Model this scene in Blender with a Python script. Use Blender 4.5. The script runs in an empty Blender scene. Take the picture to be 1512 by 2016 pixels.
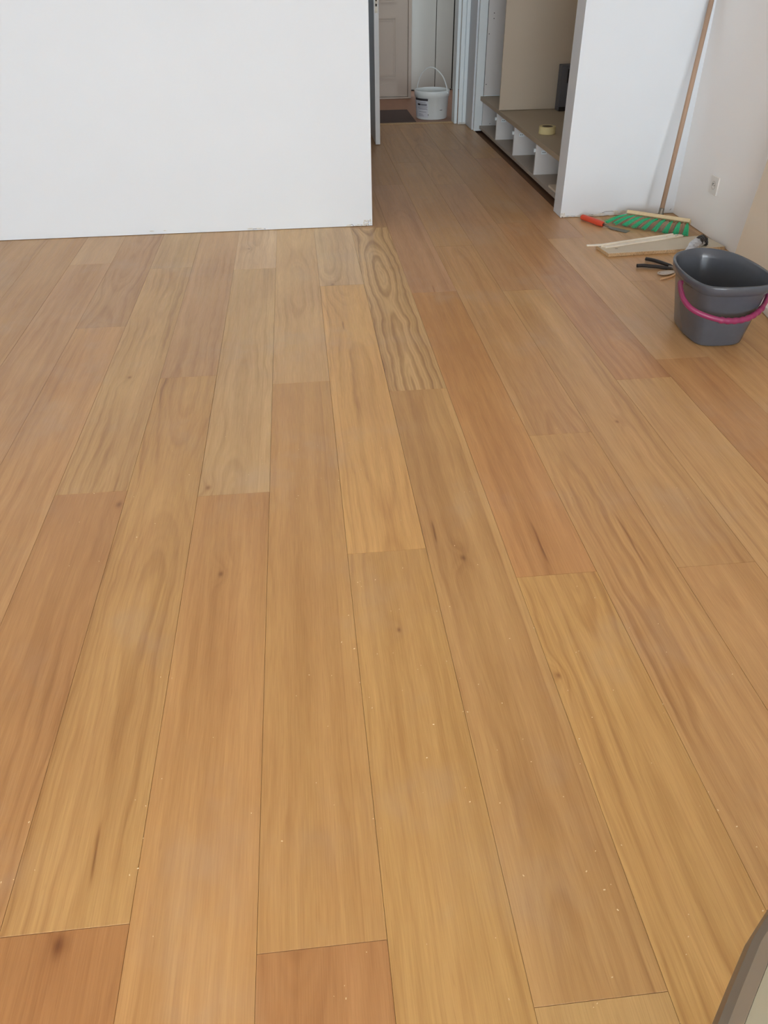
import bpy, bmesh, math, random
from mathutils import Vector, Matrix
random.seed(7)
C = bpy.context.scene.collection
S = bpy.context.scene
# ------------------------------------------------------------------ camera
PITCH, ROLL, YAW, CAMH = 0.634175, -0.0121053, -0.0964244, 1.42
cp, sp, cr, sr = math.cos(PITCH), math.sin(PITCH), math.cos(ROLL), math.sin(ROLL)
cy_, sy_ = math.cos(YAW), math.sin(YAW)
def _w(v): return Vector((cy_*v[0]-sy_*v[1], sy_*v[0]+cy_*v[1], v[2]))
F = Vector((0, cp, -sp)); R0 = Vector((1, 0, 0)); U0 = Vector((0, sp, cp))
R_ = _w(cr*R0 + sr*U0); U_ = _w(-sr*R0 + cr*U0); F_ = _w(F)
cam = bpy.data.objects.new('camera', bpy.data.cameras.new('camera')); C.objects.link(cam)
cam.matrix_world = Matrix(((R_.x, U_.x, -F_.x, 0), (R_.y, U_.y, -F_.y, 0), (R_.z, U_.z, -F_.z, CAMH), (0, 0, 0, 1)))
cam.data.sensor_fit = 'VERTICAL'; cam.data.sensor_height = 24.0
cam.data.lens = 1514.05/2016*24.0
cam.data.clip_start = 0.05
S.camera = cam
# ------------------------------------------------------------------ world, lights, exposure
w = bpy.data.worlds.new('sky'); S.world = w; w.use_nodes = True
w.node_tree.nodes['Background'].inputs[0].default_value = (0.75, 0.86, 1.0, 1)
w.node_tree.nodes['Background'].inputs[1].default_value = 1.0
def area(name, loc, rot, sx, sy, power, col):
    l = bpy.data.lights.new(name, 'AREA'); l.shape = 'RECTANGLE'; l.size = sx; l.size_y = sy
    l.energy = power; l.color = col
    o = bpy.data.objects.new(name, l); o.location = loc; o.rotation_euler = rot; C.objects.link(o); return o
# daylight entering by the two big window openings behind the camera (wall_front)
area('daylight_wide_window', (-0.9, -6.82, 1.35), (math.radians(90), 0, 0), 2.9, 1.9, 270, (0.84, 0.93, 1.0))
area('daylight_side_window', (1.75, -6.82, 1.35), (math.radians(90), 0, 0), 0.8, 1.9, 125, (0.84, 0.93, 1.0))
# added fill lights, not real lamps, to brighten the hallway and entry
area('hallway_fill_light', (0.58, 6.3, 2.47), (0, 0, 0), .25, .5, 1.8, (0.95, 0.97, 1.0))
area('entry_fill_light', (1.1, 9.1, 2.47), (0, 0, 0), .5, .5, 2.7, (1.0, 0.95, 0.9))
S.view_settings.view_transform = 'Standard'; S.view_settings.look = 'None'
S.view_settings.gamma = 1.0; S.view_settings.use_curve_mapping = False
S.view_settings.exposure = 0.60
try:
    S.cycles.max_bounces = 10; S.cycles.diffuse_bounces = 8
except Exception: pass

# ------------------------------------------------------------------ materials
def lin(c): return tuple(((x/255/12.92) if x/255 <= .04045 else ((x/255+.055)/1.055)**2.4) for x in c)
def mat(name, rgb, rough=0.6, spec=0.5, metal=0.0, noise=0.0, nscale=8.0, bump=0.0, bscale=60.0, stretch=(1, 1, 1)):
    m = bpy.data.materials.new(name); m.use_nodes = True; nt = m.node_tree; N = nt.nodes; L = nt.links
    b = N['Principled BSDF']; b.inputs['Roughness'].default_value = rough
    b.inputs['Specular IOR Level'].default_value = spec; b.inputs['Metallic'].default_value = metal
    col = lin(rgb) + (1,)
    b.inputs['Base Color'].default_value = col
    if noise or bump:
        tc = N.new('ShaderNodeTexCoord'); mp = N.new('ShaderNodeMapping'); mp.inputs['Scale'].default_value = stretch
        L.new(tc.outputs['Object'], mp.inputs['Vector'])
    if noise:
        n = N.new('ShaderNodeTexNoise'); n.inputs['Scale'].default_value = nscale; n.inputs['Detail'].default_value = 4
        L.new(mp.outputs[0], n.inputs['Vector'])
        mr = N.new('ShaderNodeMapRange'); mr.inputs['To Min'].default_value = 1-noise; mr.inputs['To Max'].default_value = 1+noise
        mr.inputs['From Min'].default_value = .25; mr.inputs['From Max'].default_value = .75
        L.new(n.outputs['Fac'], mr.inputs['Value'])
        vm = N.new('ShaderNodeVectorMath'); vm.operation = 'SCALE'; vm.inputs[0].default_value = col[:3]
        L.new(mr.outputs[0], vm.inputs['Scale']); L.new(vm.outputs[0], b.inputs['Base Color'])
    if bump:
        n2 = N.new('ShaderNodeTexNoise'); n2.inputs['Scale'].default_value = bscale; n2.inputs['Detail'].default_value = 3
        L.new(mp.outputs[0], n2.inputs['Vector'])
        bp = N.new('ShaderNodeBump'); bp.inputs['Strength'].default_value = bump; bp.inputs['Distance'].default_value = 0.002
        L.new(n2.outputs['Fac'], bp.inputs['Height']); L.new(bp.outputs[0], b.inputs['Normal'])
    return m

def wood_floor_mat():
    m = bpy.data.materials.new('oak_plank'); m.use_nodes = True; nt = m.node_tree; N = nt.nodes; L = nt.links
    b = N['Principled BSDF']
    def sock(x, node, i):
        if isinstance(x, (int, float)): node.inputs[i].default_value = x
        else: L.new(x, node.inputs[i])
    def M(op, a, b_=0.0, c=0.0, clamp=False):
        n = N.new('ShaderNodeMath'); n.operation = op; n.use_clamp = clamp
        sock(a, n, 0); sock(b_, n, 1)
        if op in ('MULTIPLY_ADD', 'SMOOTH_MIN', 'WRAP'): sock(c, n, 2)
        return n.outputs[0]
    def MR(v, a, b_, c, d, smooth=False):
        n = N.new('ShaderNodeMapRange'); n.interpolation_type = 'SMOOTHSTEP' if smooth else 'LINEAR'
        sock(v, n, 0); sock(a, n, 1); sock(b_, n, 2); sock(c, n, 3); sock(d, n, 4); return n.outputs[0]
    def comb(x, y, z):
        n = N.new('ShaderNodeCombineXYZ'); sock(x, n, 0); sock(y, n, 1); sock(z, n, 2); return n.outputs[0]
    def noise(x, y, z, scale=1.0, det=2.0, rough=.5):
        n = N.new('ShaderNodeTexNoise'); L.new(comb(x, y, z), n.inputs['Vector'])
        n.inputs['Scale'].default_value = scale; n.inputs['Detail'].default_value = det; n.inputs['Roughness'].default_value = rough
        return n.outputs['Fac']
    def attr(name, out='Fac'):
        n = N.new('ShaderNodeAttribute'); n.attribute_type = 'OBJECT'; n.attribute_name = name; return n.outputs[out]
    def sep(v):
        n = N.new('ShaderNodeSeparateXYZ'); L.new(v, n.inputs[0]); return n.outputs
    tc = N.new('ShaderNodeTexCoord'); x, y, z = sep(tc.outputs['Object'])
    sd = M('MULTIPLY', attr('seed'), 13.7)
    par = sep(attr('grain', 'Vector'))          # ring contrast, heart offset, streak contrast
    kn = sep(attr('knot', 'Vector')); st = sep(attr('split', 'Vector'))
    # knot field
    dx = M('SUBTRACT', x, kn[0]); dy = M('SUBTRACT', y, kn[1])
    k2 = M('ADD', M('POWER', M('DIVIDE', dx, kn[2]), 2), M('POWER', M('DIVIDE', dy, M('MULTIPLY', kn[2], 1.7)), 2))
    kg = M('EXPONENT', M('MULTIPLY', k2, -0.22))
    # annual rings of a slice through a log -> straight grain and cathedrals
    dlow = M('MULTIPLY', M('SUBTRACT', noise(0.0, M('MULTIPLY', y, .80), sd, det=1.0), .5), .34)
    wob = M('MULTIPLY', M('SUBTRACT', noise(M('MULTIPLY', x, 9), M('MULTIPLY', y, 3.2), M('ADD', sd, 3.1), det=2.5), .5), .05)
    xx = M('ADD', M('SUBTRACT', x, par[1]), wob)
    r = M('SQRT', M('ADD', M('MULTIPLY', xx, xx), M('MULTIPLY', dlow, dlow)))
    r = M('ADD', r, M('MULTIPLY', kg, .03))
    ph = M('ADD', M('MULTIPLY', r, 175.0), M('MULTIPLY', noise(M('MULTIPLY', x, 3), M('MULTIPLY', y, 1.0), M('ADD', sd, 8.0), det=1), 5.0))
    rg = M('MULTIPLY_ADD', M('SINE', ph), .5, .5)
    ring = M('POWER', rg, 3.0)
    fine = M('POWER', M('MULTIPLY_ADD', M('SINE', M('MULTIPLY', ph, 3.1)), .5, .5), 2.0)
    patch = MR(noise(M('MULTIPLY', x, 5), M('MULTIPLY', y, 1.6), M('ADD', sd, 21.0), det=1), .38, .68, 0.25, 1.0, True)
    patch = M('MAXIMUM', patch, M('MULTIPLY', M('SUBTRACT', par[0], 1.0), 5.0))
    ringf = M('MULTIPLY', M('MULTIPLY', M('MULTIPLY_ADD', fine, .35, ring), par[0]), patch)
    # long tonal streaks
    sx_ = M('ADD', x, M('MULTIPLY', wob, .45))
    s1 = noise(M('MULTIPLY', sx_, 17), M('MULTIPLY', y, .55), M('ADD', sd, 5.0), det=3.5, rough=.6)
    s1 = MR(s1, .30, .70, -1.0, 1.0)
    s2 = noise(M('MULTIPLY', sx_, 75), M('MULTIPLY', y, 1.6), M('ADD', sd, 11.0), det=3.0, rough=.6)
    s2 = MR(s2, .30, .70, -1.0, 1.0)
    fib = noise(M('MULTIPLY', x, 420), M('MULTIPLY', y, 11), sd, det=2.0)
    fib = MR(fib, .25, .75, -1.0, 1.0)
    pore = MR(noise(M('MULTIPLY', x, 300), M('MULTIPLY', y, 22), M('ADD', sd, 2.0), det=1.0), .66, .80, 0, 1.0, True)
    blot = MR(noise(M('MULTIPLY', x, 7), M('MULTIPLY', y, 2.2), M('ADD', sd, 31.0), det=2), .3, .7, -1.0, 1.0)
    # pale sapwood or dull band along one long edge
    ed = sep(attr('edge', 'Vector'))
    eb = M('MULTIPLY', M('SUBTRACT', M('ADD', x, M('MULTIPLY', wob, .12)), ed[0]), ed[2])
    eband = M('MULTIPLY', MR(eb, 0.0, .0015, 0.0, 1.0), ed[1])
    eline = M('MULTIPLY', M('EXPONENT', M('MULTIPLY', M('POWER', M('DIVIDE', eb, .0025), 2), -1.0)), -.10)
    # narrow dark split
    ex = M('SUBTRACT', M('SUBTRACT', x, st[0]), M('MULTIPLY', wob, .35))
    sg = M('EXPONENT', M('MULTIPLY', M('POWER', M('DIVIDE', ex, .0035), 2), -1.0))
    sl = M('EXPONENT', M('MULTIPLY', M('POWER', M('DIVIDE', M('SUBTRACT', y, st[1]), st[2]), 4), -1.0))
    split = M('MULTIPLY', sg, sl)
    # brightness factor
    f = M('ADD', 1.0, M('MULTIPLY', s1, M('MULTIPLY', par[2], .10)))
    f = M('ADD', f, M('MULTIPLY', s2, .045)); f = M('ADD', f, M('MULTIPLY', fib, .075)); f = M('ADD', f, M('MULTIPLY', blot, .045))
    f = M('SUBTRACT', f, M('MULTIPLY', ringf, .25)); f = M('SUBTRACT', f, M('MULTIPLY', pore, .07))
    f = M('SUBTRACT', f, M('MULTIPLY', kg, .06))
    core = M('EXPONENT', M('MULTIPLY', k2, -6.0))
    f = M('SUBTRACT', f, M('MULTIPLY', core, .42)); f = M('SUBTRACT', f, M('MULTIPLY', split, .38))
    f = M('ADD', f, M('ADD', eband, eline))
    oc = N.new('ShaderNodeObjectInfo')
    c1 = N.new('ShaderNodeVectorMath'); c1.operation = 'MULTIPLY'
    L.new(oc.outputs['Color'], c1.inputs[0])
    hue = M('ADD', M('MULTIPLY', blot, .5), M('MULTIPLY', s1, -.6))    # + = yellower, - = redder
    L.new(comb(M('MULTIPLY_ADD', hue, .004, 1.0), M('MULTIPLY_ADD', hue, .022, 1.0), M('MULTIPLY_ADD', hue, .0, 1.0)), c1.inputs[1])
    c2 = N.new('ShaderNodeVectorMath'); c2.operation = 'SCALE'
    c2.operation = 'MULTIPLY'
    L.new(c1.outputs[0], c2.inputs[0]); L.new(comb(f, M('POWER', f, 1.35), M('POWER', f, 1.7)), c2.inputs[1])
    # rubbed-in plaster dust, patches of their own in world space
    gp = N.new('ShaderNodeNewGeometry'); gx, gy, gz = sep(gp.outputs['Position'])
    du = noise(M('MULTIPLY', gx, 2.6), M('MULTIPLY', gy, 2.0), 4.0, det=4, rough=.65)
    du = MR(du, .50, .78, 0, .30, True)
    mx = N.new('ShaderNodeMix'); mx.data_type = 'RGBA'
    L.new(du, mx.inputs[0]); L.new(c2.outputs[0], mx.inputs[6]); mx.inputs[7].default_value = (.50, .40, .30, 1)
    L.new(mx.outputs[2], b.inputs['Base Color'])
    L.new(MR(s2, -1, 1, .34, .44), b.inputs['Roughness'])
    b.inputs['Specular IOR Level'].default_value = 0.6
    bp = N.new('ShaderNodeBump'); bp.inputs['Strength'].default_value = .22; bp.inputs['Distance'].default_value = .0006
    L.new(M('SUBTRACT', M('MULTIPLY', fib, .5), ringf), bp.inputs['Height']); L.new(bp.outputs[0], b.inputs['Normal'])
    return m

M_ = {}
M_['oak'] = wood_floor_mat()
M_['joint'] = mat('plank_bed', (112, 78, 50), .9)
M_['wall'] = mat('white_wall_paint', (217, 223, 229), .75, .25, noise=.012, nscale=1.6, bump=.05, bscale=140)
M_['wall_warm'] = mat('white_wall_paint_side', (244, 245, 246), .75, .25, noise=.012, nscale=1.6, bump=.05, bscale=140)
M_['plaster'] = mat('bare_plaster', (214, 212, 206), .95, .1, noise=.12, nscale=60, bump=.6, bscale=200)
M_['ceiling'] = mat('ceiling_paint', (240, 240, 238), .8, .2)
M_['white_lacquer'] = mat('white_lacquer', (228, 238, 242), .42, .45, noise=.01)
M_['grey_leaf'] = mat('door_leaf_paint', (222, 224, 225), .5, .4)
M_['cream_door'] = mat('old_door_paint', (200, 188, 175), .55, .35, noise=.02, nscale=5)
M_['melamine'] = mat('white_melamine', (214, 213, 212), .45, .4)
M_['cupboard'] = mat('cupboard_paint', (196, 194, 184), .5, .4)
M_['beige_board'] = mat('beige_melamine', (196, 183, 164), .5, .4, noise=.02, nscale=3)
M_['beige_top'] = mat('beige_shelf_melamine', (178, 164, 142), .5, .4, noise=.02, nscale=3)
M_['grey_base'] = mat('grey_beige_base_board', (176, 166, 154), .5, .4)
M_['beige_panel'] = mat('leaning_panel_beige', (216, 204, 186), .6, .3, noise=.02, nscale=2)
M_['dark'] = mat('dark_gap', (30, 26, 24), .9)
M_['hole'] = mat('hole_dark', (40, 36, 34), .9)
M_['entry_floor'] = mat('entry_wood_floor', (158, 116, 92), .5, .4, noise=.05, nscale=6, stretch=(6, .6, 1))
M_['mat'] = mat('grey_brown_doormat', (98, 86, 82), .95, .1, noise=.1, nscale=200)
M_['bucket_white'] = mat('white_bucket_plastic', (226, 232, 232), .35, .5)
M_['print_dark'] = mat('label_print_dark', (58, 54, 58), .6)
M_['print_grey'] = mat('label_print_grey', (128, 128, 136), .6)
M_['label'] = mat('label_paper', (205, 207, 214), .6)
M_['tape'] = mat('masking_tape', (216, 202, 152), .6, .3)
M_['card'] = mat('cardboard_core', (90, 78, 62), .9)
M_['greybox'] = mat('dark_grey_box_plastic', (96, 96, 102), .5)
M_['bucket'] = mat('grey_bucket_plastic', (80, 85, 94), .22, .55, noise=.04, nscale=30)
M_['magenta'] = mat('magenta_plastic', (140, 48, 92), .38, .5, noise=.06, nscale=40)
M_['broom_wood'] = mat('broom_block_wood', (216, 196, 158), .6, .3, noise=.06, nscale=14, stretch=(1, 8, 1))
M_['handle_wood'] = mat('broom_handle_wood', (170, 143, 122), .55, .35, noise=.05, nscale=10, stretch=(20, 20, 1))
M_['green'] = mat('green_bristles', (62, 190, 138), .6, .3, noise=.25, nscale=150)
M_['brown_bristle'] = mat('grey_brown_bristles', (168, 142, 122), .7, .2, noise=.25, nscale=150)
M_['metal'] = mat('worn_steel', (128, 122, 112), .42, .5, metal=.75, noise=.15, nscale=60)
M_['orange'] = mat('orange_plastic', (216, 80, 54), .36, .5)
M_['chipboard_top'] = mat('cream_laminate', (206, 194, 172), .5, .35, noise=.02, nscale=12)
M_['chip'] = mat('raw_chipboard', (196, 168, 132), .9, .1, noise=.6, nscale=300, bump=.5, bscale=260)
M_['strip'] = mat('cream_plastic_strip', (240, 232, 216), .5, .35, noise=.04, nscale=30)
M_['black'] = mat('black_rubber', (38, 32, 31), .45, .5)
M_['clip'] = mat('pale_grey_clip', (196, 186, 176), .4)
M_['clip_tan'] = mat('tan_clip_arm', (226, 186, 140), .5)
M_['foil'] = mat('crumpled_foil', (206, 208, 214), .28, .5, metal=.8, noise=.3, nscale=60, bump=.8, bscale=60)
M_['socket'] = mat('socket_plastic', (228, 226, 222), .35, .5)
M_['socket_in'] = mat('socket_plastic_inset', (196, 190, 184), .45, .5)
M_['power'] = mat('power_strip_plastic', (232, 230, 224), .4, .5)
M_['edge'] = mat('bronze_grey_edging', (128, 118, 104), .42, .5, metal=.25)
M_['edge_dark'] = mat('bronze_grey_edging_lower', (104, 90, 72), .6, .4)
M_['table_top'] = mat('pale_table_top', (160, 158, 140), .45, .4)
M_['dust'] = mat('pale_sawdust', (236, 214, 172), .9, .1)
M_['glass'] = mat('window_glass', (235, 242, 245), .02, .5)
M_['glass'].node_tree.nodes['Principled BSDF'].inputs['Transmission Weight'].default_value = 1.0

# ------------------------------------------------------------------ helpers
def link(name, me, m, parent=None, smooth=False):
    o = bpy.data.objects.new(name, me); C.objects.link(o)
    if m: me.materials.append(M_[m] if isinstance(m, str) else m)
    if smooth:
        me.polygons.foreach_set('use_smooth', [True]*len(me.polygons))
    if parent is not None:
        o.parent = parent
        if not o.get('_loc'): o.matrix_parent_inverse = parent.matrix_basis.inverted()
    return o
def finish(bm, name, m, parent=None, smooth=False, bevel=0.0, seg=1, origin=None):
    bmesh.ops.recalc_face_normals(bm, faces=bm.faces)
    if bevel:
        bmesh.ops.bevel(bm, geom=list(bm.edges), offset=bevel, segments=seg, affect='EDGES', clamp_overlap=True, profile=.5)
    if origin is not None:
        bmesh.ops.translate(bm, verts=bm.verts, vec=-Vector(origin))
    me = bpy.data.meshes.new(name); bm.to_mesh(me); bm.free()
    o = link(name, me, m, None, smooth)
    if origin is not None: o.location = origin
    if parent is not None:
        o.parent = parent; o.matrix_parent_inverse = parent.matrix_basis.inverted()
    return o
def bbox(bm, x0, x1, y0, y1, z0, z1):
    vs = [bm.verts.new(p) for p in ((x0,y0,z0),(x1,y0,z0),(x1,y1,z0),(x0,y1,z0),(x0,y0,z1),(x1,y0,z1),(x1,y1,z1),(x0,y1,z1))]
    for f in ((0,3,2,1),(4,5,6,7),(0,1,5,4),(1,2,6,5),(2,3,7,6),(3,0,4,7)): bm.faces.new([vs[i] for i in f])
    return vs
def box(name, x0, x1, y0, y1, z0, z1, m, parent=None, bevel=0.0, seg=1):
    bm = bmesh.new(); bbox(bm, x0, x1, y0, y1, z0, z1)
    return finish(bm, name, m, parent, bevel=bevel, seg=seg, origin=((x0+x1)/2, (y0+y1)/2, z0))
def obox(bm, c, ax, ay, az, hx, hy, hz):      # oriented box
    vs = [bm.verts.new(Vector(c)+ax*(sx*hx)+ay*(sy*hy)+az*(sz*hz)) for sz in (-1, 1) for sx, sy in ((-1,-1),(1,-1),(1,1),(-1,1))]
    for f in ((0,3,2,1),(4,5,6,7),(0,1,5,4),(1,2,6,5),(2,3,7,6),(3,0,4,7)): bm.faces.new([vs[i] for i in f])
def prism(bm, pts, z0, z1):
    a = [bm.verts.new((p[0], p[1], z0)) for p in pts]; b_ = [bm.verts.new((p[0], p[1], z1)) for p in pts]
    n = len(pts); bm.faces.new(a[::-1]); bm.faces.new(b_)
    for i in range(n): bm.faces.new((a[i], a[(i+1) % n], b_[(i+1) % n], b_[i]))
def cyl(bm, p0, p1, r0, r1=None, n=20, cap=True):
    tube(bm, [Vector(p0), Vector(p1)], [r0, r0 if r1 is None else r1], n, cap)
def tube(bm, pts, rad, n=12, cap=True, flat=1.0, up=None):
    pts = [Vector(p) for p in pts]; rings = []
    if not isinstance(rad, (list, tuple)): rad = [rad]*len(pts)
    if len(rad) != len(pts):                      # resample the radii along the path
        m_ = len(rad)-1; rr = []
        for i in range(len(pts)):
            t = i/(len(pts)-1)*m_; j = min(int(t), m_-1); rr.append(rad[j]+(rad[j+1]-rad[j])*(t-j))
        rad = rr
    nrm = None
    for i, p in enumerate(pts):
        t = (pts[min(i+1, len(pts)-1)]-pts[max(i-1, 0)]).normalized()
        if nrm is None:
            a = Vector(up) if up else (Vector((0, 0, 1)) if abs(t.z) < .9 else Vector((1, 0, 0)))
            nrm = (a - t*a.dot(t)).normalized()
        else: nrm = (nrm - t*nrm.dot(t)).normalized()
        bi = t.cross(nrm)
        rings.append([bm.verts.new(p+(nrm*math.cos(2*math.pi*k/n)*flat+bi*math.sin(2*math.pi*k/n))*rad[i]) for k in range(n)])
    for a, b_ in zip(rings, rings[1:]):
        for k in range(n): bm.faces.new((a[k], a[(k+1) % n], b_[(k+1) % n], b_[k]))
    if cap: bm.faces.new(rings[0][::-1]); bm.faces.new(rings[-1])
def spline(pts, n, closed=False):             # Catmull-Rom
    P = [Vector(p) for p in pts]; out = []; m = len(P)
    segs = m if closed else m-1
    for i in range(segs):
        g = (lambda j: P[j % m]) if closed else (lambda j: P[max(0, min(m-1, j))])
        p0, p1, p2, p3 = g(i-1), g(i), g(i+1), g(i+2)
        for k in range(n):
            t = k/n
            out.append(.5*((2*p1)+(-p0+p2)*t+(2*p0-5*p1+4*p2-p3)*t*t+(-p0+3*p1-3*p2+p3)*t**3))
    if not closed: out.append(P[-1])
    return out
def tag(o, label=None, cat=None, group=None, kind=None):
    if label: o['label'] = label
    if cat: o['category'] = cat
    if group: o['group'] = group
    if kind: o['kind'] = kind
    return o
def thing(name, label, cat, loc=(0, 0, 0), group=None):
    o = bpy.data.objects.new(name, None); C.objects.link(o); o.location = loc; o.empty_display_size = .1
    bpy.context.view_layer.update()
    return tag(o, label, cat, group)
def struct(o, label, cat='wall'): return tag(o, label, cat, kind='structure')

# ------------------------------------------------------------------ floor of individual oak planks
VB = 4.96                                      # front face of the back wall
floor = struct(box('floor', -3.2, 2.46, -6.75, 8.36, -.04, -.016, 'joint'), 'oak plank floor running from the room into the dim hallway', 'floor')
W0, PW = -0.862, 0.2303
LEN = 2.19
# row: list of end joints (v), colours per plank from far to near; each entry (v_far_end_joint list)
J = {-10: [3.1, .9], -9: [4.5, 2.3, .1], -8: [3.4, 1.2], -7: [4.1, 1.9], -6: [3.0, .8], -5: [4.6, 2.4, .2], -4: [3.3, 1.1], -3: [2.9, .7],
     -2: [4.446, 2.25, .06], -1: [3.52, 1.33], 0: [4.32, 2.137, -.05], 1: [2.949, .725], 2: [4.245, 2.075, -.1],
     3: [2.841, .647], 4: [8.3, 6.11, 3.93, 1.729, -.46], 5: [7.11, 4.92, 2.721, .513], 6: [8.16, 5.97, 3.77, 1.572, -.62],
     7: [6.68, 4.492, 2.32, .12], 8: [8.12, 5.93, 3.74, 1.562, -.63], 9: [7.1, 4.90, 2.708, .52], 10: [6.74, 4.55, 2.87, .68],
     11: [3.79, 1.6], 12: [4.6, 2.4, .2], 13: [3.5, 1.3], 14: [4.2, 2.0]}
COL = {0: [(180, 146, 106), (184, 148, 104), (170, 126, 84), (170, 126, 84)],
       1: [(176, 138, 100), (180, 140, 92), (162, 114, 72)],
       2: [(196, 164, 130), (184, 150, 108), (178, 134, 88), (180, 138, 90)],
       3: [(192, 156, 112), (178, 136, 88), (172, 124, 82)],
       4: [(174, 134, 92), (172, 132, 92), (192, 160, 122), (196, 153, 98), (184, 144, 92), (180, 140, 90)],
       5: [(174, 134, 92), (170, 128, 90), (194, 160, 116), (176, 136, 90), (186, 150, 102)],
       6: [(170, 130, 92), (170, 128, 88), (172, 130, 98), (176, 128, 82), (188, 147, 93), (180, 136, 88)],
       7: [(170, 130, 92), (176, 134, 92), (180, 138, 96), (182, 140, 94), (180, 138, 92)],
       8: [(170, 130, 92), (176, 134, 92), (172, 130, 94), (182, 142, 98), (178, 136, 92), (178, 136, 92)],
       9: [(174, 134, 92), (172, 130, 90), (170, 124, 86), (182, 143, 100), (176, 136, 92)],
       10: [(174, 134, 92), (170, 128, 96), (182, 142, 104), (172, 128, 88), (180, 140, 98)],
       -1: [(172, 134, 98), (178, 136, 94), (176, 132, 86)],
       -2: [(182, 146, 110), (174, 134, 96), (176, 134, 90), (176, 134, 90)]}
GR = {(5, 2): (1.2, -.012, 1.3), (1, 1): (1.0, .02, .9), (0, 1): (.6, .03, 1.1), (2, 1): (.55, -.01, .9), (7, 3): (.9, -.03, 1.0), (7, 2): (.5, .0, 1.0),
      (6, 4): (.9, .03, 1.0), (9, 2): (.4, .01, 1.2), (6, 3): (.2, .0, 1.5), (3, 1): (.25, 0, .8), (3, 0): (.5, .0, .8), (9, 3): (.7, .0, 1.0),
      (8, 3): (.45, .02, 1.4), (5, 3): (.5, -.02, 1.3), (4, 4): (.45, .03, 1.1), (0, 2): (.55, .0, 1.0)}
KNOT = [(-.758, 2.974, .016), (1.04, 1.66, .026), (.346, 2.192, .020), (.389, 1.674, .018), (-.646, 2.06, .022), (-.331, 4.601, .016),
        (.127, 3.948, .022), (-.301, 1.682, .016), (-.52, .70, .030), (-.371, 2.122, .018), (.535, 1.211, .014), (.171, 1.407, .012), (1.098, 2.381, .014)]
SPL = [(.609, 2.16, .07), (.628, 1.72, .10), (.326, 1.804, .05), (.893, 1.70, .14), (-.488, .87, .06), (.641, 3.806, .06), (.150, 3.40, .05)]
cnt = 0
EDG = {(5, 3): (.091, .13, 1.0), (0, 1): (.070, -.05, 1.0), (8, 3): (-.088, -.07, -1.0), (1, 1): (-.09, -.04, -1.0), (2, 1): (.075, .04, 1.0), (9, 3): (-.08, .05, -1.0),
       (6, 2): (.08, .05, 1.0), (7, 2): (-.085, .05, -1.0), (3, 1): (.075, .05, 1.0), (4, 3): (-.09, .04, -1.0), (8, 2): (.07, .06, 1.0), (10, 4): (-.07, .05, -1.0)}
for row in range(-10, 15):
    u0 = W0+row*PW; u1 = min(u0+PW, 2.455)
    if u0 > 2.44: break
    far = 8.355 if 4 <= row <= 10 else 5.05
    ends = [far]+[v for v in J[row] if v < far-.05]+[v for v in (J[row][-1]-LEN, J[row][-1]-2*LEN, J[row][-1]-3*LEN) if v > -6.6]+[-6.7]
    for k in range(len(ends)-1):
        v1, v0 = ends[k], ends[k+1]
        ki = k if row not in (4, 5, 6, 7, 8, 9, 10) else k
        cl = COL.get(row)
        if cl: c = cl[min(k, len(cl)-1)]
        else:
            q = random.uniform(-6, 6); c = (175+q, 135+q*.9, 94+q*.8+random.uniform(-4, 4))
        c = tuple(m0+(a_-m0)*.88 for a_, m0 in zip(c, (178, 138, 94)))
        g = random.uniform(.0002, .0005)
        um, vm = (u0+u1)/2, (v0+v1)/2
        bm = bmesh.new(); bbox(bm, u0+g-um, u1-g-um, v0+g-vm, v1-g-vm, -.014, random.uniform(-.0002, .0002))
        top = [e for e in bm.edges if all(v.co.z > -.005 for v in e.verts)]
        bmesh.ops.bevel(bm, geom=top, offset=.0005, segments=1, affect='EDGES')
        bmesh.ops.recalc_face_normals(bm, faces=bm.faces)
        me = bpy.data.meshes.new('plank'); bm.to_mesh(me); bm.free(); me.materials.append(M_['oak'])
        o = bpy.data.objects.new('plank', me); C.objects.link(o); o.location = (um, vm, 0); o.parent = floor
        o.matrix_parent_inverse = floor.matrix_basis.inverted()
        lc = lin(c); o.color = (lc[0]*1.22, lc[1]*1.26, lc[2]*1.15, 1)
        o['seed'] = float((row*3.17+k*7.31+40) % 29.0)
        o['grain'] = [float(x) for x in GR.get((row, k), (random.uniform(.2, .6), random.uniform(-.05, .05), random.uniform(.7, 1.3)))]
        kn = [9.0, 9.0, .02]; sp_ = [9.0, 9.0, .05]
        for (ku, kv, ks) in KNOT:
            if u0 < ku < u1 and v0 < kv < v1: kn = [ku-um, kv-vm, ks]
        for (ku, kv, ks) in SPL:
            if u0 < ku < u1 and v0 < kv < v1: sp_ = [ku-um, kv-vm, ks]
        o['knot'] = kn; o['split'] = sp_; o['edge'] = [float(v) for v in EDG.get((row, k), (9.0, 0.0, 1.0))]
        cnt += 1

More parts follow.
